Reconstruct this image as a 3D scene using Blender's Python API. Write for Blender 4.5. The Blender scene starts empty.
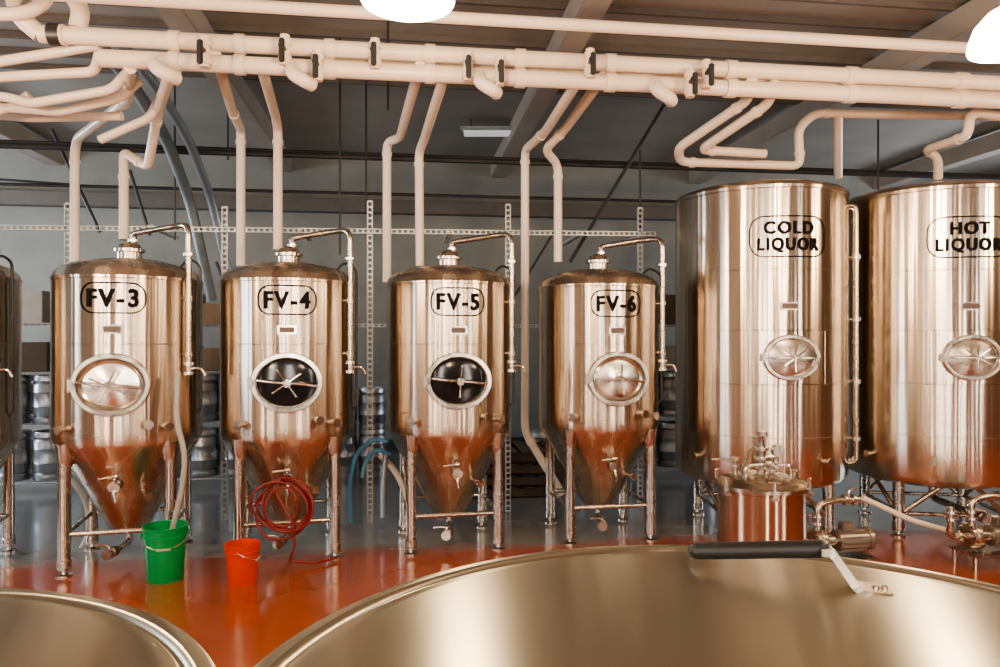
import bpy, bmesh, math, random
from mathutils import Vector, Matrix
random.seed(4)
S = bpy.context.scene
F = 722.0; HZ = 340.0; CH = 1.9
def P(px, py, d):
    return Vector(((px-500)/F*d, d, CH+(HZ-py)*d/F))

# ------------------------------------------------------------ materials
def newmat(name):
    m = bpy.data.materials.new(name); m.use_nodes = True
    nt = m.node_tree; b = nt.nodes['Principled BSDF']
    return m, nt, b
def plain(name, col, rough=0.5, metal=0.0, var=0.08, scale=8, coat=0, emis=None, es=0, trans=0, bump=0):
    m, nt, b = newmat(name)
    b.inputs['Roughness'].default_value = rough
    b.inputs['Metallic'].default_value = metal
    b.inputs['Coat Weight'].default_value = coat
    b.inputs['Transmission Weight'].default_value = trans
    tc = nt.nodes.new('ShaderNodeTexCoord')
    n = nt.nodes.new('ShaderNodeTexNoise'); n.inputs['Scale'].default_value = scale; n.inputs['Detail'].default_value = 5
    nt.links.new(tc.outputs['Object'], n.inputs['Vector'])
    mix = nt.nodes.new('ShaderNodeMix'); mix.data_type = 'RGBA'
    mix.inputs['A'].default_value = [max(0, c*(1-var*2)) for c in col]+[1]
    mix.inputs['B'].default_value = [min(1, c*(1+var*2)) for c in col]+[1]
    nt.links.new(n.outputs['Fac'], mix.inputs['Factor'])
    nt.links.new(mix.outputs['Result'], b.inputs['Base Color'])
    if emis:
        b.inputs['Emission Color'].default_value = list(emis)+[1]
        b.inputs['Emission Strength'].default_value = es
    if bump:
        bp = nt.nodes.new('ShaderNodeBump'); bp.inputs['Strength'].default_value = bump; bp.inputs['Distance'].default_value = 0.02
        nt.links.new(n.outputs['Fac'], bp.inputs['Height']); nt.links.new(bp.outputs['Normal'], b.inputs['Normal'])
    return m
def steel(name, col, r0, r1, aniso=0.6, streak=(7, 7, 0.25), bump=0.25, rot=0.25, dist=0.02, axis='Z'):
    m, nt, b = newmat(name)
    b.inputs['Metallic'].default_value = 1.0
    if aniso:
        b.inputs['Anisotropic'].default_value = aniso
        b.inputs['Anisotropic Rotation'].default_value = rot
        tg = nt.nodes.new('ShaderNodeTangent'); tg.direction_type = 'RADIAL'; tg.axis = axis
        nt.links.new(tg.outputs['Tangent'], b.inputs['Tangent'])
    tc = nt.nodes.new('ShaderNodeTexCoord')
    mp = nt.nodes.new('ShaderNodeMapping'); mp.inputs['Scale'].default_value = streak
    nt.links.new(tc.outputs['Object'], mp.inputs['Vector'])
    n = nt.nodes.new('ShaderNodeTexNoise'); n.inputs['Scale'].default_value = 1.0; n.inputs['Detail'].default_value = 2
    nt.links.new(mp.outputs['Vector'], n.inputs['Vector'])
    mr = nt.nodes.new('ShaderNodeMapRange'); mr.inputs['To Min'].default_value = r0; mr.inputs['To Max'].default_value = r1
    mr.inputs['From Min'].default_value = .3; mr.inputs['From Max'].default_value = .7
    nt.links.new(n.outputs['Fac'], mr.inputs['Value']); nt.links.new(mr.outputs['Result'], b.inputs['Roughness'])
    mix = nt.nodes.new('ShaderNodeMix'); mix.data_type = 'RGBA'
    mix.inputs['A'].default_value = [c*.93 for c in col]+[1]
    mix.inputs['B'].default_value = [min(1, c*1.06) for c in col]+[1]
    nt.links.new(n.outputs['Fac'], mix.inputs['Factor']); nt.links.new(mix.outputs['Result'], b.inputs['Base Color'])
    if bump:
        bp = nt.nodes.new('ShaderNodeBump'); bp.inputs['Strength'].default_value = bump; bp.inputs['Distance'].default_value = dist
        nt.links.new(n.outputs['Fac'], bp.inputs['Height']); nt.links.new(bp.outputs['Normal'], b.inputs['Normal'])
    return m

M_TANK = steel('tank_stainless', (0.665, 0.56, 0.455), .23, .30, aniso=.85, streak=(9, 9, .2), bump=.45)
M_LIQ = steel('liquor_tank_stainless', (0.685, 0.585, 0.48), .21, .28, aniso=.85, streak=(7, 7, .12), bump=.6)
M_STEEL = steel('fitting_steel', (0.52, 0.455, 0.385), .20, .30, aniso=0, streak=(9, 9, 9), bump=0)
M_BRIGHT = steel('manway_steel', (0.80, 0.735, 0.65), .16, .26, aniso=0, streak=(9, 9, 9), bump=0)
M_BRINK = steel('brink_copper_steel', (0.64, 0.46, 0.34), .18, .24, aniso=.8)  # plain steel; the floor's coppery reflection is tinted into its base colour
M_LID = steel('lid_brushed_steel', (0.43, 0.41, 0.335), .29, .33, aniso=.9, streak=(1, 1, 1), bump=0, rot=0.0, axis='X')
M_BLACK = plain('black_ink', (.010, .009, .009), .8)
M_BLACK.node_tree.nodes['Principled BSDF'].inputs['Specular IOR Level'].default_value = .15
M_RUBBER = plain('black_rubber_grip', (.02, .02, .022), .45)
M_INTERIOR = plain('dark_manway_glass', (.012, .012, .014), .12)  # black glossy sheet paints the shade inside the open manways
M_PIPE = plain('white_pvc_jacket', (.74, .625, .52), .38, var=.05, scale=3)
M_CLAMP = plain('black_clamp', (.03, .03, .03), .4)
M_IRON = plain('black_iron', (.035, .035, .038), .5)
M_DUCT = plain('galvanized', (.42, .47, .50), .4, metal=.8)
M_STRUT = plain('perforated_strut_zinc', (.54, .54, .52), .45, metal=.4)
M_GREEN = plain('green_plastic', (.0, .27, .07), .35, var=.05)
M_RED = plain('red_plastic', (.65, .055, .02), .35, var=.05)
M_REDH = plain('red_hose_rubber', (.20, .016, .012), .4)
M_BLUEH = plain('blue_hose', (.06, .19, .32), .3)
M_CLRH = plain('clear_braided_hose', (.50, .47, .44), .25, trans=.3)
M_KEG = steel('keg_steel', (.46, .47, .48), .3, .45, aniso=0, bump=0)
M_WOOD = plain('pallet_wood', (.14, .10, .07), .8)
M_CARD = plain('cardboard', (.28, .20, .13), .8)
M_BROWN = plain('nameplate', (.12, .08, .06), .4, metal=.3)
M_MOTOR = plain('pump_motor_grey', (.32, .28, .24), .35, metal=.8)
M_SHADE = plain('opal_shade', (.9, .9, .88), .3, emis=(1, .88, .70), es=9)
M_TUBEL = plain('fixture_diffuser', (.7, .75, .75), .4, emis=(.9, .95, 1), es=.35)
M_CEIL = plain('ceiling_paint', (.33, .305, .27), .8, var=.12, scale=1.2)
M_BEAM = plain('beam_paint', (.36, .31, .26), .75, var=.10, scale=2)
M_JOIST = plain('joist_grey', (.15, .13, .115), .8)
M_WALL = plain('wall_block_grey', (.26, .255, .23), .8, var=.15, scale=1.5)
M_WALLW = plain('wall_warm', (.12, .085, .06), .8, var=.15, scale=1.5)
M_WIN = plain('daylight_pane', (.8, .85, .9), .2, emis=(.72, .86, 1.0), es=9)
M_FRONTGLOW = plain('front_daylight_pane', (.8, .85, .9), .2, emis=(1.0, .93, .82), es=19)  # glowing panes added behind the camera to streak the tank reflections
M_TRIM = plain('dark_trim', (.05, .05, .05), .5)

TH = math.radians(7.5)
# floor
m, nt, b = newmat('floor_epoxy'); M_FLOOR = m
tc = nt.nodes.new('ShaderNodeTexCoord')
sp = nt.nodes.new('ShaderNodeSeparateXYZ'); nt.links.new(tc.outputs['Object'], sp.inputs['Vector'])
nz = nt.nodes.new('ShaderNodeTexNoise'); nz.inputs['Scale'].default_value = 1.3; nz.inputs['Detail'].default_value = 7
nt.links.new(tc.outputs['Object'], nz.inputs['Vector'])
ad = nt.nodes.new('ShaderNodeMath'); ad.operation = 'MULTIPLY_ADD'; ad.inputs[1].default_value = .5
nt.links.new(nz.outputs['Fac'], ad.inputs[0]); nt.links.new(sp.outputs['Y'], ad.inputs[2])
mr = nt.nodes.new('ShaderNodeMapRange'); mr.inputs['From Min'].default_value = 6.7; mr.inputs['From Max'].default_value = 7.0
nt.links.new(ad.outputs[0], mr.inputs['Value'])
mo = nt.nodes.new('ShaderNodeMix'); mo.data_type = 'RGBA'
mo.inputs['A'].default_value = (.29, .06, .02, 1); mo.inputs['B'].default_value = (.42, .105, .038, 1)
nt.links.new(nz.outputs['Fac'], mo.inputs['Factor'])
mg = nt.nodes.new('ShaderNodeMix'); mg.data_type = 'RGBA'
mg.inputs['B'].default_value = (.24, .24, .235, 1)
nt.links.new(mo.outputs['Result'], mg.inputs['A']); nt.links.new(mr.outputs['Result'], mg.inputs['Factor'])
nt.links.new(mg.outputs['Result'], b.inputs['Base Color'])
rr = nt.nodes.new('ShaderNodeMapRange'); rr.inputs['To Min'].default_value = .12; rr.inputs['To Max'].default_value = .32
nt.links.new(nz.outputs['Fac'], rr.inputs['Value']); nt.links.new(rr.outputs['Result'], b.inputs['Roughness'])
b.inputs['Coat Weight'].default_value = .8; b.inputs['Coat Roughness'].default_value = .12
bp = nt.nodes.new('ShaderNodeBump'); bp.inputs['Strength'].default_value = .1; bp.inputs['Distance'].default_value = .01
nt.links.new(nz.outputs['Fac'], bp.inputs['Height']); nt.links.new(bp.outputs['Normal'], b.inputs['Normal'])

# ------------------------------------------------------------ mesh builder
class MB:
    def __init__(s, name):
        s.name = name; s.v = []; s.f = []; s.mi = []; s.mats = []
    def add(s, vs, fs, mat, M=None):
        if mat not in s.mats: s.mats.append(mat)
        k = s.mats.index(mat); o = len(s.v)
        for v in vs:
            v = Vector(v)
            s.v.append(M @ v if M else v)
        for f in fs:
            s.f.append([i+o for i in f]); s.mi.append(k)
    def lathe(s, prof, mat, seg=64, M=None):
        vs = []; rings = []
        for r, z in prof:
            if r < 1e-5:
                rings.append([len(vs)]); vs.append((0, 0, z))
            else:
                rings.append(list(range(len(vs), len(vs)+seg)))
                for i in range(seg):
                    a = 2*math.pi*i/seg; vs.append((r*math.cos(a), r*math.sin(a), z))
        fs = []
        for a, b_ in zip(rings[:-1], rings[1:]):
            if len(a) == 1 and len(b_) == 1: continue
            for i in range(seg):
                j = (i+1) % seg
                if len(a) == 1: fs.append((a[0], b_[j], b_[i]))
                elif len(b_) == 1: fs.append((a[i], a[j], b_[0]))
                else: fs.append((a[i], a[j], b_[j], b_[i]))
        s.add(vs, fs, mat, M)
    def eloft(s, prof, mat, seg=48, M=None):
        vs = []; rings = []
        for a, b_, y in prof:
            rings.append(list(range(len(vs), len(vs)+seg)))
            for i in range(seg):
                t = 2*math.pi*i/seg; vs.append((a*math.cos(t), y, b_*math.sin(t)))
        fs = []
        for A, B in zip(rings[:-1], rings[1:]):
            for i in range(seg):
                j = (i+1) % seg; fs.append((A[i], A[j], B[j], B[i]))
        fs.append(tuple(rings[-1]))
        s.add(vs, fs, mat, M)
    def tube(s, pts, r, mat, seg=12, fillet=0.0, closed=False, M=None):
        pts = [Vector(p) for p in pts]
        if fillet and len(pts) > 2:
            out = [pts[0]]
            for i in range(1, len(pts)-1):
                a, p, c = pts[i-1], pts[i], pts[i+1]
                la = (a-p).length; lc = (c-p).length
                k = min(fillet, la*.49, lc*.49)
                p0 = p+(a-p)/la*k; p2 = p+(c-p)/lc*k
                for j in range(7):
                    t = j/6; out.append(p0*(1-t)**2+p*2*t*(1-t)+p2*t*t)
            out.append(pts[-1]); pts = out
        q = [pts[0]]
        for p in pts[1:]:
            if (p-q[-1]).length > 1e-5: q.append(p)
        pts = q; n = len(pts)
        tan = []
        for i in range(n):
            if closed: t = pts[(i+1) % n]-pts[i-1]
            else: t = pts[min(i+1, n-1)]-pts[max(i-1, 0)]
            tan.append(t.normalized())
        up = Vector((0, 0, 1)) if abs(tan[0].z) < .9 else Vector((1, 0, 0))
        nrm = (up-tan[0]*up.dot(tan[0])).normalized()
        vs = []
        for i in range(n):
            nrm = (nrm-tan[i]*nrm.dot(tan[i])).normalized()
            bn = tan[i].cross(nrm)
            for j in range(seg):
                a = 2*math.pi*j/seg
                vs.append(pts[i]+(nrm*math.cos(a)+bn*math.sin(a))*r)
        fs = []
        for i in range(n if closed else n-1):
            k = (i+1) % n
            for j in range(seg):
                l = (j+1) % seg
                fs.append((i*seg+j, i*seg+l, k*seg+l, k*seg+j))
        if not closed:
            fs.append(tuple(range(seg))); fs.append(tuple((n-1)*seg+j for j in range(seg)))
        s.add(vs, fs, mat, M)
    def cyl(s, a, b_, r, mat, seg=20, M=None):
        s.tube([a, b_], r, mat, seg=seg, M=M)
    def box(s, c, sz, mat, M=None, rz=0.0, bev=0):
        bm = bmesh.new(); bmesh.ops.create_cube(bm, size=1)
        for v in bm.verts: v.co = Vector((v.co.x*sz[0], v.co.y*sz[1], v.co.z*sz[2]))
        if bev: bmesh.ops.bevel(bm, geom=bm.edges[:], offset=bev, segments=2, affect='EDGES')
        R = Matrix.Translation(Vector(c)) @ Matrix.Rotation(rz, 4, 'Z')
        bm.verts.ensure_lookup_table()
        vs = [R @ v.co for v in bm.verts]; fs = [[v.index for v in f.verts] for f in bm.faces]
        bm.free(); s.add(vs, fs, mat, M)
    def text(s, body, w, h, R, az, zc, mat, ex=.0035, ez=.0015):
        cu = bpy.data.curves.new('t', 'FONT'); cu.body = body; cu.size = 1; cu.offset = .02
        cu.space_character = 1.22
        cu.align_x = 'CENTER'; cu.resolution_u = 6
        ob = bpy.data.objects.new('t', cu); S.collection.objects.link(ob)
        bpy.context.view_layer.update()
        me = bpy.data.meshes.new_from_object(ob.evaluated_get(bpy.context.evaluated_depsgraph_get()))
        xs = [v.co.x for v in me.vertices]; ys = [v.co.y for v in me.vertices]
        x0, x1, y0, y1 = min(xs), max(xs), min(ys), max(ys)
        k = 0
        for dx in (-ex, ex):
            for dz in (-ez, ez):
                vs = []; Rr = R+.009+.0002*k; k += 1
                for v in me.vertices:
                    X = (v.co.x-(x0+x1)/2)/(x1-x0)*w+dx; Y = (v.co.y-(y0+y1)/2)/(y1-y0)*h+dz
                    a = az+X/R; vs.append((Rr*math.sin(a), -Rr*math.cos(a), zc+Y))
                s.add(vs, [list(p.vertices) for p in me.polygons], mat)
        bpy.data.objects.remove(ob); bpy.data.meshes.remove(me); bpy.data.curves.remove(cu)
    def capsule(s, w, h, R, az, zc, mat, r=.0055, cr=None):
        cr = cr or h*.42; pts = []
        for cx, cz, a0 in ((w/2-cr, h/2-cr, 0), (-w/2+cr, h/2-cr, 90), (-w/2+cr, -h/2+cr, 180), (w/2-cr, -h/2+cr, 270)):
            for k in range(9):
                t = math.radians(a0+k*90/8)
                pts.append((cx+cr*math.cos(t), cz+cr*math.sin(t)))
        full = []
        for i in range(len(pts)):
            a, b_ = pts[i], pts[(i+1) % len(pts)]
            n = max(1, int(math.hypot(b_[0]-a[0], b_[1]-a[1])/.03))
            for k in range(n): full.append((a[0]+(b_[0]-a[0])*k/n, a[1]+(b_[1]-a[1])*k/n))
        vs = []; n = len(full)
        for i, (X, Z) in enumerate(full):
            pX, pZ = full[i-1]; nX, nZ = full[(i+1) % n]
            tx, tz = nX-pX, nZ-pZ; L = math.hypot(tx, tz); ox, oz = tz/L*r, -tx/L*r
            for sg in (-1, 1):
                a = az+(X+ox*sg)/R
                vs.append(((R+.006)*math.sin(a), -(R+.006)*math.cos(a), zc+Z+oz*sg))
        s.add(vs, [(2*i, 2*i+1, 2*((i+1) % n)+1, 2*((i+1) % n)) for i in range(n)], mat)
    def done(s, loc=(0, 0, 0), rz=0.0, name=None, ang=35):
        me = bpy.data.meshes.new(s.name)
        me.from_pydata([tuple(v) for v in s.v], [], s.f)
        for mt in s.mats: me.materials.append(mt)
        me.polygons.foreach_set('material_index', s.mi)
        bm = bmesh.new(); bm.from_mesh(me); bmesh.ops.recalc_face_normals(bm, faces=bm.faces); bm.to_mesh(me); bm.free()
        me.polygons.foreach_set('use_smooth', [True]*len(me.polygons))
        me.set_sharp_from_angle(angle=math.radians(ang))
        ob = bpy.data.objects.new(s.name, me); S.collection.objects.link(ob)
        ob.location = loc; ob.rotation_euler = (0, 0, rz)
        return ob

def az(r, a, z): a = math.radians(a); return Vector((r*math.sin(a), -r*math.cos(a), z))

def valve(mb, p, d, L=.12, r=.022):
    p = Vector(p); d = Vector(d).normalized()
    mb.cyl(p, p+d*L, r, M_STEEL)
    for k in (.35, .6, 1.0):
        mb.cyl(p+d*(L*k-.008), p+d*(L*k+.008), r*1.6, M_STEEL)
    mb.cyl(p+d*(L*.65), p+d*(L*.95), r*1.3, M_STEEL)
    side = d.cross(Vector((0, 0, 1)))
    if side.length < .1: side = Vector((1, 0, 0))
    side.normalize(); up = side.cross(d)
    q = p+d*L*.8
    mb.tube([q, q+up*r*2.2, q+up*(r*2.6)+side*.05, q+up*(r*2.2)+side*.12], r*.35, M_BRIGHT, seg=8, fillet=.02)

# ------------------------------------------------------------ fermenters
def fermenter(x, y, phi, label, dark, spin=0):
    mb = MB('fermentation_tank')
    R = .59
    mb.lathe([(0, .26), (.10, .262), (.15, .28), (.175, .31), (.545, .985), (.575, 1.03), (.59, 1.07), (.59, 1.13), (.594, 1.133), (.594, 1.142), (.59, 1.145),
              (.59, 1.86), (.5925, 1.863), (.5925, 1.869), (.59, 1.872), (.59, 2.395), (.597, 2.40), (.597, 2.422), (.588, 2.43), (.575, 2.465), (.53, 2.51), (.42, 2.555), (.25, 2.59), (0, 2.61)], M_TANK, seg=96)
    mb.lathe([(.10, 2.55), (.10, 2.66), (.125, 2.665), (.125, 2.69), (.10, 2.695), (.085, 2.73), (.04, 2.75), (0, 2.75)], M_STEEL, seg=32)
    mb.cyl((.03, 0, 2.72), (.03, 0, 2.82), .028, M_STEEL)
    mb.cyl((.03, 0, 2.755), (.03, 0, 2.775), .045, M_BRIGHT)
    c = az(.64, 56, 0)
    mb.tube([(.03, 0, 2.76), (.03, -.01, 2.83), (.42, -.22, 2.88), (c.x, c.y, 2.87), (c.x, c.y, 1.62)], .024, M_STEEL, fillet=.09)
    for zz in (2.25, 1.78):
        mb.cyl(az(.57, 56, zz), az(.64, 56, zz), .014, M_STEEL)
        mb.cyl((c.x, c.y, zz-.02), (c.x, c.y, zz+.02), .034, M_STEEL)
    for zz in (2.62, 1.70, 1.62):
        mb.cyl((c.x, c.y, zz-.012), (c.x, c.y, zz+.012), .044, M_BRIGHT)
    mb.tube([(c.x, c.y, 1.66), (c.x+.10, c.y-.02, 1.66), (c.x+.13, c.y-.02, 1.60)], .012, M_BRIGHT, seg=8, fillet=.02)
    c2 = az(.62, 74, 0)
    mb.tube([az(.40, 80, 2.5), az(.5, 78, 2.62), (c2.x, c2.y, 2.55), (c2.x, c2.y, 1.3), az(.56, 74, 1.25)], .012, M_CLAMP, seg=8, fillet=.06)
    mb.text(label, .375, .145, R, 0, 2.235, M_BLACK)
    mb.capsule(.48, .24, R, 0, 2.235, M_BLACK)
    mb.box((0, -R-.004, 1.985), (.16, .012, .075), M_BRIGHT, bev=.003)
    mb.box((0, -R-.012, 1.985), (.12, .006, .045), M_BROWN)
    Mz = Matrix.Translation((0, 0, 1.545))
    mb.eloft([(.275, .238, -.48), (.275, .238, -.615), (.29, .252, -.62), (.29, .252, -.64), (.283, .245, -.65), (.252, .213, -.65), (.243, .204, -.64), (.243, .204, -.60)], M_BRIGHT, seg=64, M=Mz)
    if dark:
        mb.eloft([(.242, .203, -.602), (.232, .195, -.612), (.2, .165, -.618), (.1, .08, -.624), (.01, .01, -.626)], M_INTERIOR, M=Mz)
    else:
        mb.eloft([(.242, .203, -.602), (.236, .197, -.618), (.222, .183, -.626), (.205, .168, -.616), (.1, .08, -.634), (.01, .01, -.64)], M_BRIGHT, M=Mz)
    mb.tube([(-.235, -.655, 1.57), (-.1, -.685, 1.552), (0, -.695, 1.545), (.12, -.685, 1.535), (.235, -.655, 1.515)], .012, M_BRIGHT, seg=10, fillet=.03)
    mb.cyl((0, -.62, 1.545), (0, -.74, 1.545), .02, M_STEEL)
    mb.cyl((0, -.70, 1.545), (0, -.725, 1.545), .034, M_STEEL)
    for a in (55, 145, 235, 325):
        t = math.radians(a+spin)
        mb.tube([(0, -.725, 1.545), (.125*math.cos(t), -.75, 1.545+.125*math.sin(t))], .0065, M_STEEL, seg=8)
        mb.lathe([(0, -.012), (.010, -.008), (.012, 0), (.010, .008), (0, .012)], M_STEEL, seg=10, M=Matrix.Translation((.13*math.cos(t), -.751, 1.545+.13*math.sin(t))))
    mb.box((-.27, -.60, 1.545), (.05, .10, .08), M_STEEL, bev=.008)
    mb.cyl((-.30, -.625, 1.49), (-.30, -.625, 1.60), .012, M_STEEL)
    mb.box((.27, -.60, 1.53), (.03, .09, .045), M_STEEL, bev=.006)
    for a_, z_ in ((-38, 1.19), (38, 1.19), (24, 1.22)):
        mb.cyl(az(.56, a_, z_), az(.66, a_, z_), .024, M_STEEL)
        mb.cyl(az(.64, a_, z_), az(.665, a_, z_), .038, M_STEEL)
    for a_ in (-50, 48):
        mb.lathe([(0, -.01), (.03, 0), (0, .012)], M_BRIGHT, seg=16, M=Matrix.Translation(az(.59, a_, 1.25)))
    valve(mb, (0, -.36, .73), (0, -1, -.05), L=.18, r=.028)
    mb.tube([(0, -.52, .72), (0, -.55, .66), (.01, -.55, .60)], .016, M_STEEL, seg=8, fillet=.03)
    mb.lathe([(0, -.02), (.03, -.012), (.035, 0), (.03, .012), (0, .02)], M_BRIGHT, seg=16, M=Matrix.Translation((0, -.50, .80)))
    mb.cyl((0, -.5, .72), (0, -.5, .80), .012, M_STEEL)
    mb.cyl(az(.33, 30, .62), az(.46, 30, .60), .02, M_STEEL); mb.cyl(az(.44, 30, .602), az(.47, 30, .60), .036, M_STEEL)
    mb.cyl((0, 0, .28), (0, 0, .235), .075, M_BRIGHT)
    mb.tube([(0, 0, .27), (0, 0, .15), (-.03, -.26, .15)], .03, M_STEEL, fillet=.08)
    valve(mb, (-.03, -.26, .15), (-.35, -1, 0), L=.16, r=.027)
    for sx in (-1, 1):
        for sy in (-1, 1):
            lx, ly = sx*.395, sy*.395
            mb.tube([(lx, ly, .055), (lx, ly, 1.03)], .047, M_STEEL, seg=20)
            mb.lathe([(.0, 1.03), (.075, 1.06), (.06, .93), (.049, .88)], M_STEEL, seg=20, M=Matrix.Translation((lx*.98, ly*.98, 0)))
            mb.lathe([(0, 0), (.062, 0), (.062, .012), (.028, .02), (.022, .05), (.040, .055), (.052, .06), (.052, .12), (.047, .125)], M_STEEL, seg=20, M=Matrix.Translation((lx, ly, 0)))
    for sg in (-1, 1):
        mb.cyl((-.395, sg*.395, .33), (.395, sg*.395, .33), .02, M_STEEL)
        mb.cyl((sg*.395, -.395, .33), (sg*.395, .395, .33), .02, M_STEEL)
    return mb.done((x, y, 0), math.radians(phi))

fermenter(-4.68, 6.0, 17, 'FV-2', False)
fermenter(-3.23, 6.3, 15, 'FV-3', False, 10)
fermenter(-1.93, 6.6, 15, 'FV-4', True, -20)
fermenter(-0.486, 6.88, 12, 'FV-5', True, 30)
fermenter(0.977, 7.2, 9.5, 'FV-6', False, 40)

# ------------------------------------------------------------ liquor tanks
def liquor(x, y, phi, top, w1, bot, w2):
    mb = MB('liquor_tank'); R = .83
    prof = [(0, .44), (.4, .46), (.7, .51), (.80, .55), (.83, .60)]
    for zz in (1.0, 1.49, 1.99, 2.55):
        prof += [(.83, zz-.006), (.8335, zz-.003), (.8335, zz+.003), (.83, zz+.006)]
    prof += [(.83, 3.29), (.842, 3.295), (.842, 3.325), (.83, 3.33), (.81, 3.36), (.7, 3.395), (.4, 3.43), (0, 3.45)]
    mb.lathe(prof, M_LIQ, seg=112)
    mb.lathe([(.12, 3.40), (.12, 3.48), (.15, 3.485), (.15, 3.51), (.1, 3.52), (0, 3.53)], M_BRIGHT, seg=32, M=Matrix.Translation((.1, .05, 0)))
    vs = []; n = 16; Rp = R+.008
    for i in range(n+1):
        a = (-.43+.86*i/n)
        for zz in (1.50, 1.98): vs.append((Rp*math.sin(a), -Rp*math.cos(a), zz))
    mb.add(vs, [(2*i, 2*i+2, 2*i+3, 2*i+1) for i in range(n)], M_LIQ)
    for a in (-.43, .43):
        mb.cyl((Rp*math.sin(a), -Rp*math.cos(a), 1.5), (Rp*math.sin(a), -Rp*math.cos(a), 1.98), .004, M_LIQ, seg=8)
    mb.text(top, w1, .115, R, 0, 2.925, M_BLACK)
    mb.text(bot, w2, .135, R, 0, 2.765, M_BLACK)
    mb.capsule(.70, .37, R, 0, 2.845, M_BLACK, cr=.13)
    mb.box((0, -R-.004, 2.21), (.17, .012, .075), M_BRIGHT, bev=.003)
    mb.box((0, -R-.012, 2.21), (.14, .006, .045), M_BROWN)
    Mz = Matrix.Translation((0, 0, 1.74))
    mb.eloft([(.24, .195, -.74), (.24, .195, -.86), (.255, .21, -.865), (.255, .21, -.885), (.247, .202, -.893), (.222, .178, -.893), (.213, .17, -.885), (.213, .17, -.855)], M_BRIGHT, M=Mz)
    mb.eloft([(.21, .168, -.854), (.205, .165, -.868), (.1, .085, -.89), (.01, .01, -.895)], M_STEEL, M=Mz)
    mb.tube([(-.2, -.90, 1.74), (0, -.93, 1.74), (.2, -.90, 1.74)], .012, M_BRIGHT, seg=10)
    mb.cyl((0, -.88, 1.74), (0, -.98, 1.74), .02, M_BRIGHT)
    for a in (40, 90, 145, 215, 270, 330):
        t = math.radians(a)
        mb.tube([(0, -.965, 1.74), (.12*math.cos(t), -.98, 1.74+.12*math.sin(t))], .007, M_BRIGHT, seg=8)
    mb.box((-.245, -.85, 1.74), (.04, .09, .07), M_STEEL, bev=.006)
    for A in (62, 75):
        c = az(.90, A, 0)
        mb.tube([az(.80, A, 3.2), (c.x, c.y, 3.2), (c.x, c.y, .72), az(.80, A, .70)], .02 if A == 62 else .028, M_STEEL, fillet=.06)
        for zz in (2.7, 2.1, 1.5, .95):
            mb.cyl(az(.80, A, zz), az(.90, A, zz), .012, M_STEEL); mb.cyl((c.x, c.y, zz-.02), (c.x, c.y, zz+.02), .04, M_STEEL)
    for a_ in (-60, -20, 25):
        mb.cyl(az(.79, a_, .78), az(.90, a_, .78), .024, M_STEEL); mb.cyl(az(.885, a_, .78), az(.905, a_, .78), .04, M_STEEL)
    mb.tube([(0, 0, .47), (0, 0, .28), (.1, -.75, .28)], .035, M_STEEL, fillet=.1)
    valve(mb, (.1, -.75, .28), (0, -1, 0), L=.18, r=.033)
    for k in range(4):
        t = math.radians(45+90*k); lx, ly = .70*math.cos(t), .70*math.sin(t)
        mb.tube([(lx, ly, .05), (lx, ly, .60)], .052, M_STEEL, seg=20)
        mb.lathe([(0, 0), (.07, 0), (.07, .014), (.03, .02), (.025, .05), (.056, .055), (.058, .12), (.052, .125)], M_STEEL, seg=20, M=Matrix.Translation((lx, ly, 0)))
        for dt in (-1, 1):
            t2 = t+dt*math.radians(32)
            mb.cyl((lx, ly, .20), (.62*math.cos(t2), .62*math.sin(t2), .52), .022, M_STEEL)
        t3 = t+math.pi/2
        mb.cyl((lx, ly, .22), (.70*math.cos(t3), .70*math.sin(t3), .22), .02, M_STEEL)
    return mb.done((x, y, 0), math.radians(phi))
liquor(2.65, 7.4, -1, 'COLD', .45, 'LIQUOR', .56)
liquor(4.44, 7.42, -9.5, 'HOT', .33, 'LIQUOR', .56)

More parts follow.
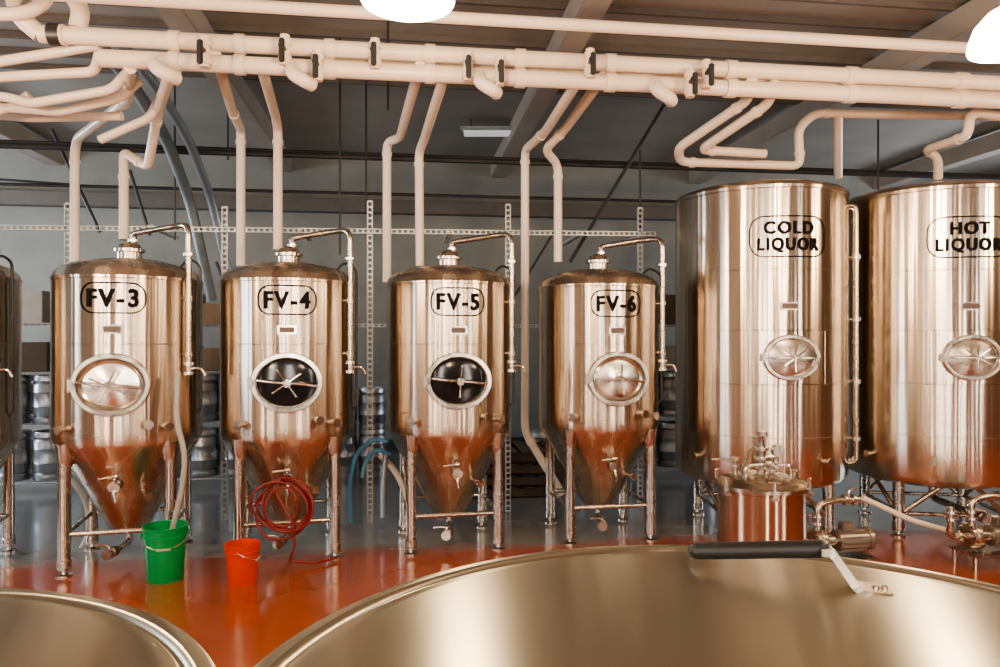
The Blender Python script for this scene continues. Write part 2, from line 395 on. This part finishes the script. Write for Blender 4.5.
# ------------------------------------------------------------ kettles (foreground)
def kettle(x, y, R, zl, handle):
    mb = MB('brew_kettle'); k = R/.85; o_ = zl-1.35
    dome = [(r*k, 1.3465+o_+.05*(1-(r/.79)**2)) for r in [.79-.79*i/24 for i in range(25)]]
    mb.lathe([(0, .02), (.80*k, .02), (.82*k, .05), (.82*k, 1.28+o_), (.845*k, 1.30+o_), (R, 1.315+o_), (R, 1.338+o_), (.846*k, 1.346+o_), (.838*k, 1.35+o_), (.815*k, 1.352+o_), (.808*k, 1.348+o_), (.803*k, 1.342+o_), (.796*k, 1.342+o_)]+dome, M_LID, seg=180)
    for zz in (.35, .95):
        mb.lathe([(.82*k, zz-.02), (.828*k, zz-.015), (.828*k, zz+.015), (.82*k, zz+.02)], M_STEEL, seg=96)
    if handle:
        q_ = .873
        def C(p): return Vector((p[0]*q_-x, p[1]*q_-y, CH+(p[2]-CH)*q_))
        L0 = C((.44, 1.62, 1.427)); R0 = C((.69, 1.55, 1.452))
        d = (R0-L0)
        mb.tube([L0, L0+d*.06, L0+d*.5, L0+d*.94, R0], .0165, M_RUBBER, seg=20)
        for e in (L0, R0):
            mb.lathe([(0, -.0165), (.012, -.0115), (.0165, 0), (.012, .0115), (0, .0165)], M_RUBBER, seg=16, M=Matrix.Translation(e))
        def strap(pts, w, th):
            vs = []; pts = [Vector(p) for p in pts]
            side = Vector((.25, .97, 0)).normalized()
            for i, p in enumerate(pts):
                t = (pts[min(i+1, len(pts)-1)]-pts[max(i-1, 0)]).normalized(); nn = side.cross(t).normalized()
                for a, b_ in ((-1, -1), (1, -1), (1, 1), (-1, 1)): vs.append(p+side*w/2*a+nn*th/2*b_)
            fs = []
            for i in range(len(pts)-1):
                for j in range(4):
                    fs.append((i*4+j, i*4+(j+1) % 4, (i+1)*4+(j+1) % 4, (i+1)*4+j))
            fs += [(0, 1, 2, 3), tuple(len(vs)-4+j for j in range(4))]
            mb.add(vs, fs, M_STEEL)
        strap([R0-d*.02, R0+Vector((.010, -.003, 0)), R0+Vector((.02, -.008, -.010)), R0+Vector((.04, -.035, -.050)), R0+Vector((.049, -.042, -.060)), R0+Vector((.066, -.044, -.063)), R0+Vector((.102, -.046, -.066))], .055, .014)
        mb.tube([L0+d*.08, L0+d*.08+Vector((0, .05, -.012)), L0+d*.08+Vector((0, .085, -.036))], .009, M_STEEL, seg=10, fillet=.03)
        for q in (.078, .094):
            mb.cyl(R0+Vector((q, -.046, -.066)), R0+Vector((q, -.046, -.054)), .006, M_STEEL, seg=8)
    return mb.done((x, y, 0), 0)
kettle(.388, .938, .768, 1.42, True)
kettle(-1.183, .787, .83, 1.35, False)

# ------------------------------------------------------------ yeast brink
def brink():
    mb = MB('yeast_brink')
    mb.lathe([(0, .12), (.26, .12), (.30, .16), (.30, .80), (.305, .805), (.305, .815), (.30, .82)], M_BRINK, seg=72)
    mb.lathe([(.30, .82), (.335, .822), (.335, .845), (.31, .85), (.29, .87), (.2, .90), (.1, .915), (0, .92)], M_STEEL, seg=72)
    for k in range(3):
        t = math.radians(30+120*k); mb.cyl((.24*math.cos(t), .24*math.sin(t), -.03), (.24*math.cos(t), .24*math.sin(t), .14), .03, M_STEEL)
    for k in range(6):
        t = math.radians(60*k+15); c, s_ = math.cos(t), math.sin(t)
        mb.cyl((.325*c, .325*s_, .80), (.325*c, .325*s_, .90), .012, M_BRIGHT, seg=10)
        mb.cyl((.325*c-.04*s_, .325*s_+.04*c, .905), (.325*c+.04*s_, .325*s_-.04*c, .905), .008, M_BRIGHT, seg=8)
        mb.box((.33*c, .33*s_, .80), (.05, .05, .03), M_STEEL, rz=t, bev=.005)
    mb.cyl((0, 0, .9), (0, 0, 1.12), .03, M_STEEL)
    for zz in (.96, 1.02, 1.09): mb.cyl((0, 0, zz-.01), (0, 0, zz+.01), .055, M_BRIGHT)
    mb.tube([(0, 0, 1.1), (0, 0, 1.16), (0, -.02, 1.2)], .02, M_STEEL, fillet=.03)
    mb.cyl((0, -.02, 1.18), (0, -.02, 1.215), .035, M_BRIGHT)
    for a, r in ((35, .17), (150, .18), (265, .16)):
        t = math.radians(a); c, s_ = math.cos(t)*r, math.sin(t)*r
        mb.cyl((c, s_, .88), (c, s_, 1.0), .022, M_STEEL); mb.cyl((c, s_, .95), (c, s_, .965), .04, M_BRIGHT); mb.cyl((c, s_, 1.0), (c, s_, 1.015), .04, M_BRIGHT)
        mb.tube([(c, s_, .98), (c*1.5, s_*1.5, 1.0), (c*1.9, s_*1.9, .99)], .01, M_BRIGHT, seg=8)
    mb.tube([(-.18, -.1, .88), (-.18, -.1, .99), (.16, -.12, .99), (.16, -.12, .88)], .012, M_BRIGHT, seg=10, fillet=.05)
    mb.tube([(-.12, .08, .9), (-.06, .05, 1.08), (.02, 0, 1.1)], .012, M_STEEL, seg=10, fillet=.05)
    mb.cyl((.13, 0, .9), (.13, 0, 1.03), .008, M_STEEL, seg=8); mb.cyl((.13, -.02, 1.07), (.13, .02, 1.07), .045, M_BRIGHT)
    return mb.done((1.88, 5.2, .03), math.radians(10))
brink()

# ------------------------------------------------------------ pumps
def pump(x, y, rz):
    mb = MB('transfer_pump')
    mb.box((0, 0, .12), (.55, .3, .02), M_STEEL, bev=.004)
    for sx in (-.24, .24):
        for sy in (-.12, .12): mb.cyl((sx, sy, 0), (sx, sy, .12), .018, M_STEEL)
    mb.tube([(-.02, 0, .25), (.25, 0, .25)], .085, M_MOTOR, seg=28)
    for k in range(14):
        t = 2*math.pi*k/14; mb.box((.12, .086*math.cos(t), .25+.086*math.sin(t)), (.22, .008, .012), M_MOTOR)
    mb.cyl((.25, 0, .25), (.29, 0, .25), .092, M_MOTOR, seg=28)
    mb.box((.08, 0, .36), (.11, .09, .07), M_MOTOR, bev=.01)
    mb.cyl((-.14, 0, .25), (-.02, 0, .25), .05, M_STEEL); mb.cyl((-.22, 0, .25), (-.14, 0, .25), .10, M_STEEL, seg=32)
    mb.cyl((-.185, 0, .25), (-.175, 0, .25), .112, M_BRIGHT, seg=32)
    mb.tube([(-.22, 0, .25), (-.38, 0, .25), (-.38, -.02, .42), (-.38, -.02, .5)], .026, M_STEEL, fillet=.06)
    mb.tube([(-.18, 0, .33), (-.18, 0, .55), (-.02, 0, .58), (.2, 0, .58)], .026, M_STEEL, fillet=.06)
    mb.cyl((-.31, 0, .25), (-.29, 0, .25), .045, M_BRIGHT)
    for zz in (.40, .46): mb.cyl((-.18, 0, zz-.01), (-.18, 0, zz+.01), .045, M_BRIGHT); mb.cyl((-.38, -.02, zz-.01), (-.38, -.02, zz+.01), .045, M_BRIGHT)
    mb.cyl((.05, 0, .58), (.07, 0, .58), .045, M_BRIGHT); mb.cyl((.13, 0, .58), (.15, 0, .58), .045, M_BRIGHT)
    mb.tube([(.10, 0, .58), (.10, 0, .65), (.17, 0, .68)], .01, M_BRIGHT, seg=8, fillet=.02)
    for a in (45, 135, 225, 315):
        t = math.radians(a); mb.cyl((-.24, .095*math.cos(t), .25+.095*math.sin(t)), (-.15, .095*math.cos(t), .25+.095*math.sin(t)), .008, M_BRIGHT, seg=8)
    return mb.done((x, y, 0), rz)
pump(2.78, 5.95, math.radians(10))
pump(4.15, 6.1, math.radians(5))

# ------------------------------------------------------------ buckets
def bucket(name, x, y, r, h, mat, rz):
    mb = MB(name)
    mb.lathe([(0, .003), (r*.83, .0), (r*.85, .01), (r*.97, h*.80), (r*1.04, h*.805), (r*1.04, h*.83), (r*.975, h*.84), (r*.98, h*.9), (r*1.05, h*.905), (r*1.05, h*.925), (r*.99, h*.93), (r, h*.975), (r*1.06, h*.98), (r*1.06, h),
              (r*.97, h), (r*.95, h*.9), (r*.82, .02), (0, .02)], mat, seg=56)
    pts = []
    for k in range(15):
        t = math.pi*k/14
        pts.append((r*1.09*math.cos(t), -r*.95*math.sin(t)-.0, h*.86-r*.62*math.sin(t)))
    mb.tube(pts, .004, M_BRIGHT, seg=8)
    mb.cyl((-.05, -r*.96-.0, h*.86-r*.62), (.05, -r*.96, h*.86-r*.62), .011, M_CLRH, seg=12)
    for sg in (-1, 1): mb.cyl((sg*r*.98, 0, h*.86), (sg*r*1.12, 0, h*.86), .014, mat, seg=12)
    return mb.done((x, y, 0), rz)
bucket('plastic_bucket', -2.66, 5.74, .160, .43, M_GREEN, math.radians(20))
bucket('plastic_bucket', -2.02, 5.66, .128, .31, M_RED, math.radians(95))

# ------------------------------------------------------------ hoses
mb = MB('coiled_hose')
pts = []
for k in range(6*24):
    t = 2*math.pi*k/24; lp = k/24
    a = .20+.045*math.sin(lp*2.3); b_ = .21+.04*math.cos(lp*1.7)
    pts.append((-1.80+a*math.sin(t)+.03*math.sin(lp*5), 5.98+.012*lp+.02*math.sin(t*2+lp), .51+b_*math.cos(t)+.03*math.sin(lp*3)))
mb.tube([(-1.86, 6.1, .66)]+pts+[(-1.72, 6.0, .38), (-1.7, 5.98, .2), (-1.75, 6.0, .06), (-1.55, 6.05, .03), (-1.4, 6.2, .03)], .011, M_REDH, seg=8, fillet=.02)
mb.done()
def hose(name, pts, r, mat, f=.12):
    mb = MB(name); mb.tube(pts, r, mat, seg=10, fillet=f); return mb.done()
hose('braided_hose', [P(178, 372, 5.85), P(176, 420, 5.8), P(186, 455, 5.78), P(182, 490, 5.78), P(174, 522, 5.75), P(169, 548, 5.74)], .022, M_CLRH, .2)
hose('blue_hose', [P(388, 442, 6.9), P(375, 438, 6.9), P(356, 452, 6.9), P(349, 485, 6.9), P(351, 522, 6.9)], .022, M_BLUEH, .15)
hose('blue_hose', [P(390, 455, 6.95), P(378, 448, 6.9), P(365, 460, 6.9), P(362, 478, 6.85)], .02, M_BLUEH, .12)
hose('braided_hose', [P(386, 452, 7.0), P(383, 480, 7.0), P(383, 517, 7.0)], .025, M_DUCT, .1)
hose('braided_hose', [P(380, 455, 7.1), P(395, 470, 7.1), P(407, 495, 7.0), P(412, 520, 7.0)], .03, M_PIPE, .15)
hose('braided_hose', [P(72, 480, 6.9), P(88, 500, 6.8), P(90, 535, 6.7), P(80, 553, 6.6)], .03, M_CLRH, .15)
hose('braided_hose', [P(862, 498, 6.5), P(885, 508, 6.5), P(910, 520, 6.4), P(945, 530, 6.4)], .025, M_PIPE, .15)

# ------------------------------------------------------------ pipework
def dh(px, base): t = (px-500)/F; return base/(1-.132*t)
def H(px, z, base):
    d = dh(px, base); return Vector(((px-500)/F*d, d, z))
mb = MB('glycol_header_pipe')
mb.tube([H(-120, 4.2, 5.2), H(1150, 4.2, 5.2)], .043, M_PIPE, seg=18)
mb.tube([H(40, 4.05, 5.5), H(1150, 4.05, 5.5)], .062, M_PIPE, seg=20)
mb.tube([H(100, 3.90, 5.5), H(1150, 3.90, 5.5)], .062, M_PIPE, seg=20)
mb.tube([H(330, 4.06, 5.65), H(1150, 4.0, 5.65)], .05, M_PIPE, seg=16)
mb.tube([H(40, 4.05, 5.5), H(18, 4.15, 5.45), P(8, -60, 5.0)], .062, M_PIPE, seg=18, fillet=.15)
mb.tube([P(78, 28, 5.1), P(82, 8, 5.1), P(60, -20, 5.0), P(52, -60, 5)], .06, M_PIPE, seg=18, fillet=.15)
mb.tube([P(-30, 14, 4.9), P(25, 14, 4.95), P(48, 2, 5.0), P(50, -60, 5)], .045, M_PIPE, seg=16, fillet=.12)
for px in (60, 175, 240, 330, 430, 520, 610, 730, 850, 960):
    for z in (4.05, 3.90):
        if z == 3.9 and px < 110: continue
        mb.tube([H(px-5, z, 5.5), H(px+5, z, 5.5)], .073, M_PIPE, seg=20)
mb.tube([H(50, 4.05, 5.5), H(62, 4.05, 5.5)], .076, M_CLAMP, seg=20)
for i, px in enumerate((205, 285, 318, 375, 468, 500, 590, 690, 706)):
    d = dh(px, 5.42); x = (px-500)/F*d; dz = .06*math.sin(i*2.4)
    mb.cyl((x, d, 4.06+dz), (x, d, 3.84+dz), .034, M_PIPE); mb.cyl((x, d, 3.86+dz), (x, d, 3.91+dz), .046, M_PIPE)
    mb.cyl((x, d, 3.99+dz), (x, d, 4.03+dz), .046, M_PIPE)
    mb.cyl((x, d-.02, 3.95+dz), (x, d-.10, 3.95+dz), .02, M_CLAMP)
    mb.box((x+.01, d-.11, 3.91+dz), (.04, .03, .17), M_CLAMP, bev=.008)
for px in (170, 305, 490, 665):
    d = dh(px, 5.45); x = (px-500)/F*d
    mb.tube([(x-.08, d, 3.9), (x-.08, d-.07, 3.82), (x+.02, d-.07, 3.76), (x+.05, d, 3.76)], .05, M_PIPE, seg=16, fillet=.06)
drops = [
 [(130, 68, 'h'), (128, 100, 6.0), (78, 138, 6.9), (75, 150, 6.95), (75, 262, 6.95)],
 [(172, 66, 'h'), (158, 112, 6.1), (148, 168, 6.6), (124, 152, 6.7), (124, 165, 6.7), (124, 240, 6.6)],
 [(215, 52, 'h'), (232, 110, 6.4), (241, 130, 7.0), (241, 266, 7.0)],
 [(262, 68, 'h'), (276, 118, 6.6), (278, 130, 6.8), (278, 250, 6.75)],
 [(420, 66, 'h'), (400, 138, 6.9), (387, 142, 7.1), (387, 282, 7.2)],
 [(445, 74, 'h'), (424, 140, 6.8), (419, 152, 7.0), (420, 266, 7.0)],
 [(576, 84, 'h'), (545, 132, 6.7), (525, 150, 7.3), (525, 432, 7.5), (562, 494, 7.6)],
 [(604, 76, 'h'), (566, 128, 6.7), (545, 150, 7.0), (558, 165, 7.2), (558, 262, 7.2)],
 [(752, 80, 'h'), (748, 100, 6.0), (678, 148, 6.6), (680, 162, 6.8), (800, 166, 7.0), (798, 128, 6.9), (815, 113, 6.9), (1050, 118, 7.1)],
 [(775, 84, 'h'), (768, 104, 6.0), (700, 150, 6.6), (765, 154, 6.7)],
 [(1040, 122, 6.6), (970, 112, 6.5), (968, 136, 6.5), (925, 150, 7.0), (938, 158, 7.1), (938, 178, 7.2)],
 [(838, 112, 6.9), (838, 176, 7.6)],
]
for dr in drops:
    pts = []
    for px, py, d in dr:
        if d == 'h': d = dh(px, 5.5)
        pts.append(P(px, py, d))
    mb.tube(pts, .042, M_PIPE, seg=16, fillet=.09)
    for p, q in zip(pts[1:-1], pts[2:]):
        dd = (q-p)
        if dd.length > .3:
            mb.cyl(p+dd.normalized()*.10, p+dd.normalized()*.14, .05, M_PIPE, seg=16)
for pts, d0 in (([(-40, 68), (60, 52), (100, 45)], 5.2), ([(-40, 80), (20, 76), (95, 72), (100, 52)], 5.25), ([(-40, 92), (12, 98), (30, 104), (112, 90), (128, 72)], 5.4),
                ([(-40, 104), (60, 112), (120, 98), (140, 80)], 5.6), ([(-40, 112), (30, 118), (122, 116)], 5.9), ([(30, 95), (10, 108), (-40, 118)], 5.6), ([(172, 72), (150, 118), (100, 140)], 6.0)):
    mb.tube([P(a, b_, d0) for a, b_ in pts], .036, M_PIPE, seg=14, fillet=.06)
mb.done()

mb = MB('overhead_duct_pipe')
for off, r in ((0, .06), (22, .05)):
    mb.tube([P(95+off, 40, 6.2), P(130+off, 80, 6.8), P(165+off, 135, 7.6), P(190+off, 200, 8.5), P(212+off, 300, 9.0)], r, M_DUCT, seg=16, fillet=.3)
mb.done()

mb = MB('black_conduit')
def line(pts, r, mat=M_IRON): mb.tube(pts, r, mat, seg=8)
def rowp(px, z, base): return H(px, z, base)
line([rowp(-60, 4.0, 8.5), rowp(1100, 4.0, 8.5)], .035)
line([rowp(-60, 4.1, 8.7), rowp(1100, 4.08, 8.7)], .015)
line([rowp(-60, 3.78, 9.5), rowp(1100, 3.78, 9.5)], .02)
for px, py0, py1, d in ((340, 20, 255, 7.5), (388, 0, 110, 6.9), (366, 80, 210, 8.2), (175, 80, 240, 8.2), (878, 120, 190, 8.3), (228, 20, 160, 8.5), (640, 150, 235, 8.3)):
    line([P(px, py0, d), P(px, py1, d)], .011)
line([P(570, 262, 8.6), P(664, 105, 8.6)], .022)
line([P(232, 300, 8.6), P(216, 262, 8.6)], .02)
line([P(52, 130, 8.6), P(100, 232, 8.6)], .022)
line([P(130, 170, 8.7), P(150, 235, 8.7)], .02)
line([P(560, 222, 8.6), P(500, 320, 8.6)], .014)
line([P(-20, 178, 8.8), P(75, 185, 8.8)], .015)
mb.done()

# ------------------------------------------------------------ perforated strut frame
mb = MB('perforated_strut_frame')
def strut(a, b_, side, w=.05, th=.03):
    a = Vector(a); b_ = Vector(b_); d = b_-a; L = d.length; d.normalize(); side = Vector(side).normalized(); nn = d.cross(side)
    def bar(p, q, wd, dp):
        vs = []
        for c in (p, q):
            for s1, s2 in ((-1, -1), (1, -1), (1, 1), (-1, 1)): vs.append(c+(side if abs((q-p).normalized().dot(d)) > .5 else d)*wd/2*s1+nn*dp/2*s2)
        mb.add(vs, [(0, 1, 2, 3), (4, 5, 6, 7), (0, 1, 5, 4), (1, 2, 6, 5), (2, 3, 7, 6), (3, 0, 4, 7)], M_STRUT)
    for sg in (-1, 1): bar(a+side*sg*w*.42, b_+side*sg*w*.42, w*.2, th)
    n = int(L/.06)
    for i in range(n+1):
        c = a+d*(L*i/n); bar(c-side*w*.4, c+side*w*.4, .022, .006)
R0 = Vector((math.cos(TH), math.sin(TH), 0))
for px, z1 in ((68, 3.3), (225, 3.3), (370, 3.4), (508, 3.4), (640, 3.4)):
    p = H(px, 0, 8.0); strut(p, p+Vector((0, 0, z1)), R0, w=.06)
strut(H(-60, 3.03, 7.95), H(655, 3.10, 7.95), (0, 0, 1))
strut(H(-60, 2.06, 8.1), H(655, 2.06, 8.1), (0, 0, 1), w=.035)
for px in (150, 300, 450, 580, 640):
    p = H(px, 3.08, 7.95); strut(p, p+Vector((-math.sin(TH)*.9, math.cos(TH)*.9, -.0)), R0)
mb.done()

# ------------------------------------------------------------ background storage
def keg(mb, M):
    mb.lathe([(.16, 0), (.19, .0), (.195, .01), (.195, .07), (.18, .09), (.2, .12), (.2, .2), (.206, .21), (.2, .22), (.2, .38), (.206, .39), (.2, .40), (.2, .48), (.18, .51), (.195, .53), (.195, .59), (.19, .60), (.165, .60), (.165, .53), (.03, .535), (.03, .56), (0, .56)], M_KEG, seg=32, M=M)
def keg_stack(x, y, cols, rows):
    mb = MB('keg_stack')
    for c in range(cols):
        for r in range(rows):
            keg(mb, Matrix.Translation((c*.42, random.uniform(-.03, .03), r*.60)))
    return mb.done((x, y, 0), TH)
keg_stack(-2.3, 10.6, 2, 2)
keg_stack(.6, 10.3, 2, 1)
keg_stack(-.9, 11.2, 3, 2)
def rack(x, y, w, seed):
    rnd = random.Random(seed)
    mb = MB('wire_shelving'); hts = (.15, .85, 1.5, 2.1)
    for sx in (0, w):
        for sy in (0, .5): mb.cyl((sx, sy, 0), (sx, sy, 2.6), .016, M_STRUT, seg=10)
    for h in hts:
        for sy in (0, .5): mb.cyl((0, sy, h), (w, sy, h), .010, M_STRUT, seg=8)
        for sx in (0, w): mb.cyl((sx, 0, h), (sx, .5, h), .010, M_STRUT, seg=8)
        for i in range(1, int(w/.06)): mb.cyl((i*.06, 0, h), (i*.06, .5, h), .004, M_STRUT, seg=6)
    for h in hts[:2]:
        for i in range(int(w/.43)):
            keg(mb, Matrix.Translation((.23+i*.43, .25, h+.012)))
    for h in hts[2:]:
        u = .05
        while u < w-.35:
            bw = rnd.uniform(.22, .4); bh = rnd.uniform(.18, .45)
            mb.box((u+bw/2, .25, h+.012+bh/2), (bw, .38, bh), rnd.choice((M_CARD, M_WOOD, M_MOTOR)), bev=.006)
            u += bw+.05
    return mb.done((x, y, 0), TH)
rack(-4.45, 9.0, 1.35, 1)
rack(-6.7, 8.7, 1.35, 2)
rack(1.75, 9.7, 1.35, 3)
def pallets(x, y, n):
    mb = MB('pallet_stack')
    for k in range(n):
        z = k*.14
        for i in range(3): mb.box((0, -.45+.45*i, z+.055), (1.2, .09, .09), M_WOOD)
        for i in range(7): mb.box((-.55+i*.183, 0, z+.115), (.12, 1.0, .02), M_WOOD)
    return mb.done((x, y, 0), TH)
pallets(.1, 9.2, 4)
# ------------------------------------------------------------ room
Rz = Matrix.Rotation(TH, 4, 'Z')
U0, U1, V0, V1, ZC = -9.5, 11.5, -5.5, 12.5, 5.05
def room(name, boxes, bev=0):
    mb = MB(name)
    for c, s_, mt in boxes: mb.box(c, s_, mt, bev=bev)
    return mb.done((0, 0, 0), TH)
cu, cv, LU, LV = (U0+U1)/2, (V0+V1)/2, U1-U0, V1-V0
room('floor', [((cu, cv, -.05), (LU+.4, LV+.4, .1), M_FLOOR)])
room('ceiling', [((cu, cv, ZC+.05), (LU+.4, LV+.4, .1), M_CEIL)])
room('wall_back', [((cu, V1+.1, ZC/2), (LU+.4, .2, ZC), M_WALL)])
room('wall_front', [((cu, V0-.1, ZC/2), (LU+.4, .2, ZC), M_WALLW)])
room('wall_left', [((U0-.1, cv, ZC/2), (.2, LV, ZC), M_WALL)])
room('wall_right', [((U1+.1, cv, ZC/2), (.2, LV, ZC), M_WALLW)])
room('baseboard_back', [((cu, V1-.015, .1), (LU, .03, .2), M_TRIM)])
mb = MB('ceiling_joists')
v = 3.0
while v < 9: mb.box((cu, v, ZC-.035), (LU, .04, .07), M_JOIST); v += .45
mb.done((0, 0, 0), TH)
mb = MB('ceiling_beam')
for u in (-5.6, -2.0, 1.6, 5.2, 8.8): mb.box((u, cv, ZC-.2), (.24, LV, .26), M_BEAM, bev=.01)
mb.done((0, 0, 0), TH)
mb = MB('trim_1')
mb.box((cu, V1-.12, 4.15), (LU, .2, .22), M_JOIST)
mb.done((0, 0, 0), TH)

def window(k, c, w, h, axis, mat):
    mb = MB('window_%d' % k)
    def B(du, dz, su, sz, th, mt, off=0):
        if axis == 'x': mb.box((c[0]+du, c[1]+off, c[2]+dz), (su, th, sz), mt)
        else: mb.box((c[0]+off, c[1]+du, c[2]+dz), (th, su, sz), mt)
    B(0, 0, w, h, .02, mat)
    for s_ in (-1, 1):
        B(s_*w/2, 0, .08, h+.08, .08, M_TRIM); B(0, s_*h/2, w+.08, .08, .08, M_TRIM)
    B(0, 0, .035, h, .06, M_TRIM)
    for i in range(1, 3): B(0, -h/2+h*i/3, w, .035, .06, M_TRIM)
    mb.done((0, 0, 0), TH)
k = 1
for u in (-8.0, -5.2, -1.6, .6, 4.4, 8.6):
    window(k, (u, V0+.03, 2.5), .75, 3.3, 'x', M_FRONTGLOW); k += 1  # unseen front windows, added for vertical highlights on the steel
for v in (2.5, 9.3):
    window(k, (U0+.03, v, 2.5), 2.0, 2.4, 'y', M_WIN); k += 1
window(k, (U1-.03, 9.3, 2.6), 2.0, 2.0, 'y', M_WIN); k += 1  # unseen pane added on the right to go with the rear fill

mb = MB('ceiling_light_fixture')
p = P(492, 128, 10.3)
mb.box((p.x, p.y, ZC-.17), (.9, .3, .06), M_DUCT, bev=.01); mb.box((p.x, p.y, ZC-.205), (.8, .24, .02), M_TUBEL)
for s_ in (-.3, .3): mb.cyl((p.x+s_, p.y, ZC-.15), (p.x+s_, p.y, ZC), .01, M_IRON, seg=8)
mb.done()

# ------------------------------------------------------------ pendant lamps
def pendant(x, y, z, e, r=.235):
    root = bpy.data.objects.new('pendant_lamp', None); S.collection.objects.link(root); root.location = (x, y, z)
    mb = MB('shade_and_cord')
    mb.lathe([(r*.98, 0), (r, .01), (r*.985, .05), (r*.86, .13), (r*.6, .20), (r*.32, .235), (r*.3, .24), (0, .24)], M_SHADE, seg=48)
    mb.lathe([(r*.97, .004), (r*.8, -.015), (r*.4, -.03), (0, -.035)], M_SHADE, seg=48)
    mb.lathe([(r*.34, .23), (r*.34, .30), (r*.2, .34), (.02, .36), (0, .36)], M_DUCT, seg=24)
    mb.cyl((0, 0, .34), (0, 0, ZC-z), .009, M_IRON, seg=8)
    mb.cyl((0, 0, ZC-z-.03), (0, 0, ZC-z), .06, M_DUCT)
    o = mb.done(); o.parent = root
    l = bpy.data.lights.new('lamp_bulb', 'POINT'); l.energy = e; l.color = (1, .73, .46); l.shadow_soft_size = .12
    lo = bpy.data.objects.new('bulb', l); S.collection.objects.link(lo); lo.parent = root; lo.location = (0, 0, -.18)
pendant(-.46, 3.6, 3.585, 150)
pendant(2.86, 4.0, 3.52, 150)
pendant(-3.9, 3.4, 3.5, 170)  # out of view, added to light the scene from the left
pendant(6.1, 4.4, 3.5, 150)  # another added lamp beyond the right edge of the view
for x in (-4.2, -1.4, 1.6, 4.6): pendant(x, -1.6, 3.5, 120)  # unseen row behind the camera, added for overall light

def area(name, loc, tgt, sx, sy, e, col):
    l = bpy.data.lights.new(name, 'AREA'); l.shape = 'RECTANGLE'; l.size = sx; l.size_y = sy; l.energy = e; l.color = col
    o = bpy.data.objects.new(name, l); S.collection.objects.link(o); o.location = loc
    o.rotation_euler = (Vector(tgt)-Vector(loc)).to_track_quat('-Z', 'Y').to_euler(); return o
area('window_daylight_left', Rz @ Vector((U0+.15, 9.3, 2.5)), Rz @ Vector((0, 9, .5)), 2, 2.4, 380, (.76, .88, 1))
area('window_daylight_right', Rz @ Vector((U1-.15, 9.3, 2.6)), Rz @ Vector((0, 9, .5)), 2, 2, 220, (.78, .88, 1))  # added rear fill that brightens the back of the room

w = bpy.data.worlds.new('world'); S.world = w; w.use_nodes = True
w.node_tree.nodes['Background'].inputs[0].default_value = (.6, .7, .8, 1); w.node_tree.nodes['Background'].inputs[1].default_value = .3

cam = bpy.data.cameras.new('camera'); co = bpy.data.objects.new('camera', cam); S.collection.objects.link(co)
co.location = (0, 0, CH); co.rotation_euler = (math.pi/2, 0, 0); cam.sensor_width = 36; cam.lens = 26; cam.shift_y = .0065
cam.clip_start = .02
S.camera = co
try: S.view_settings.look = 'AgX - Medium High Contrast'
except Exception: pass
S.view_settings.exposure = 0.03
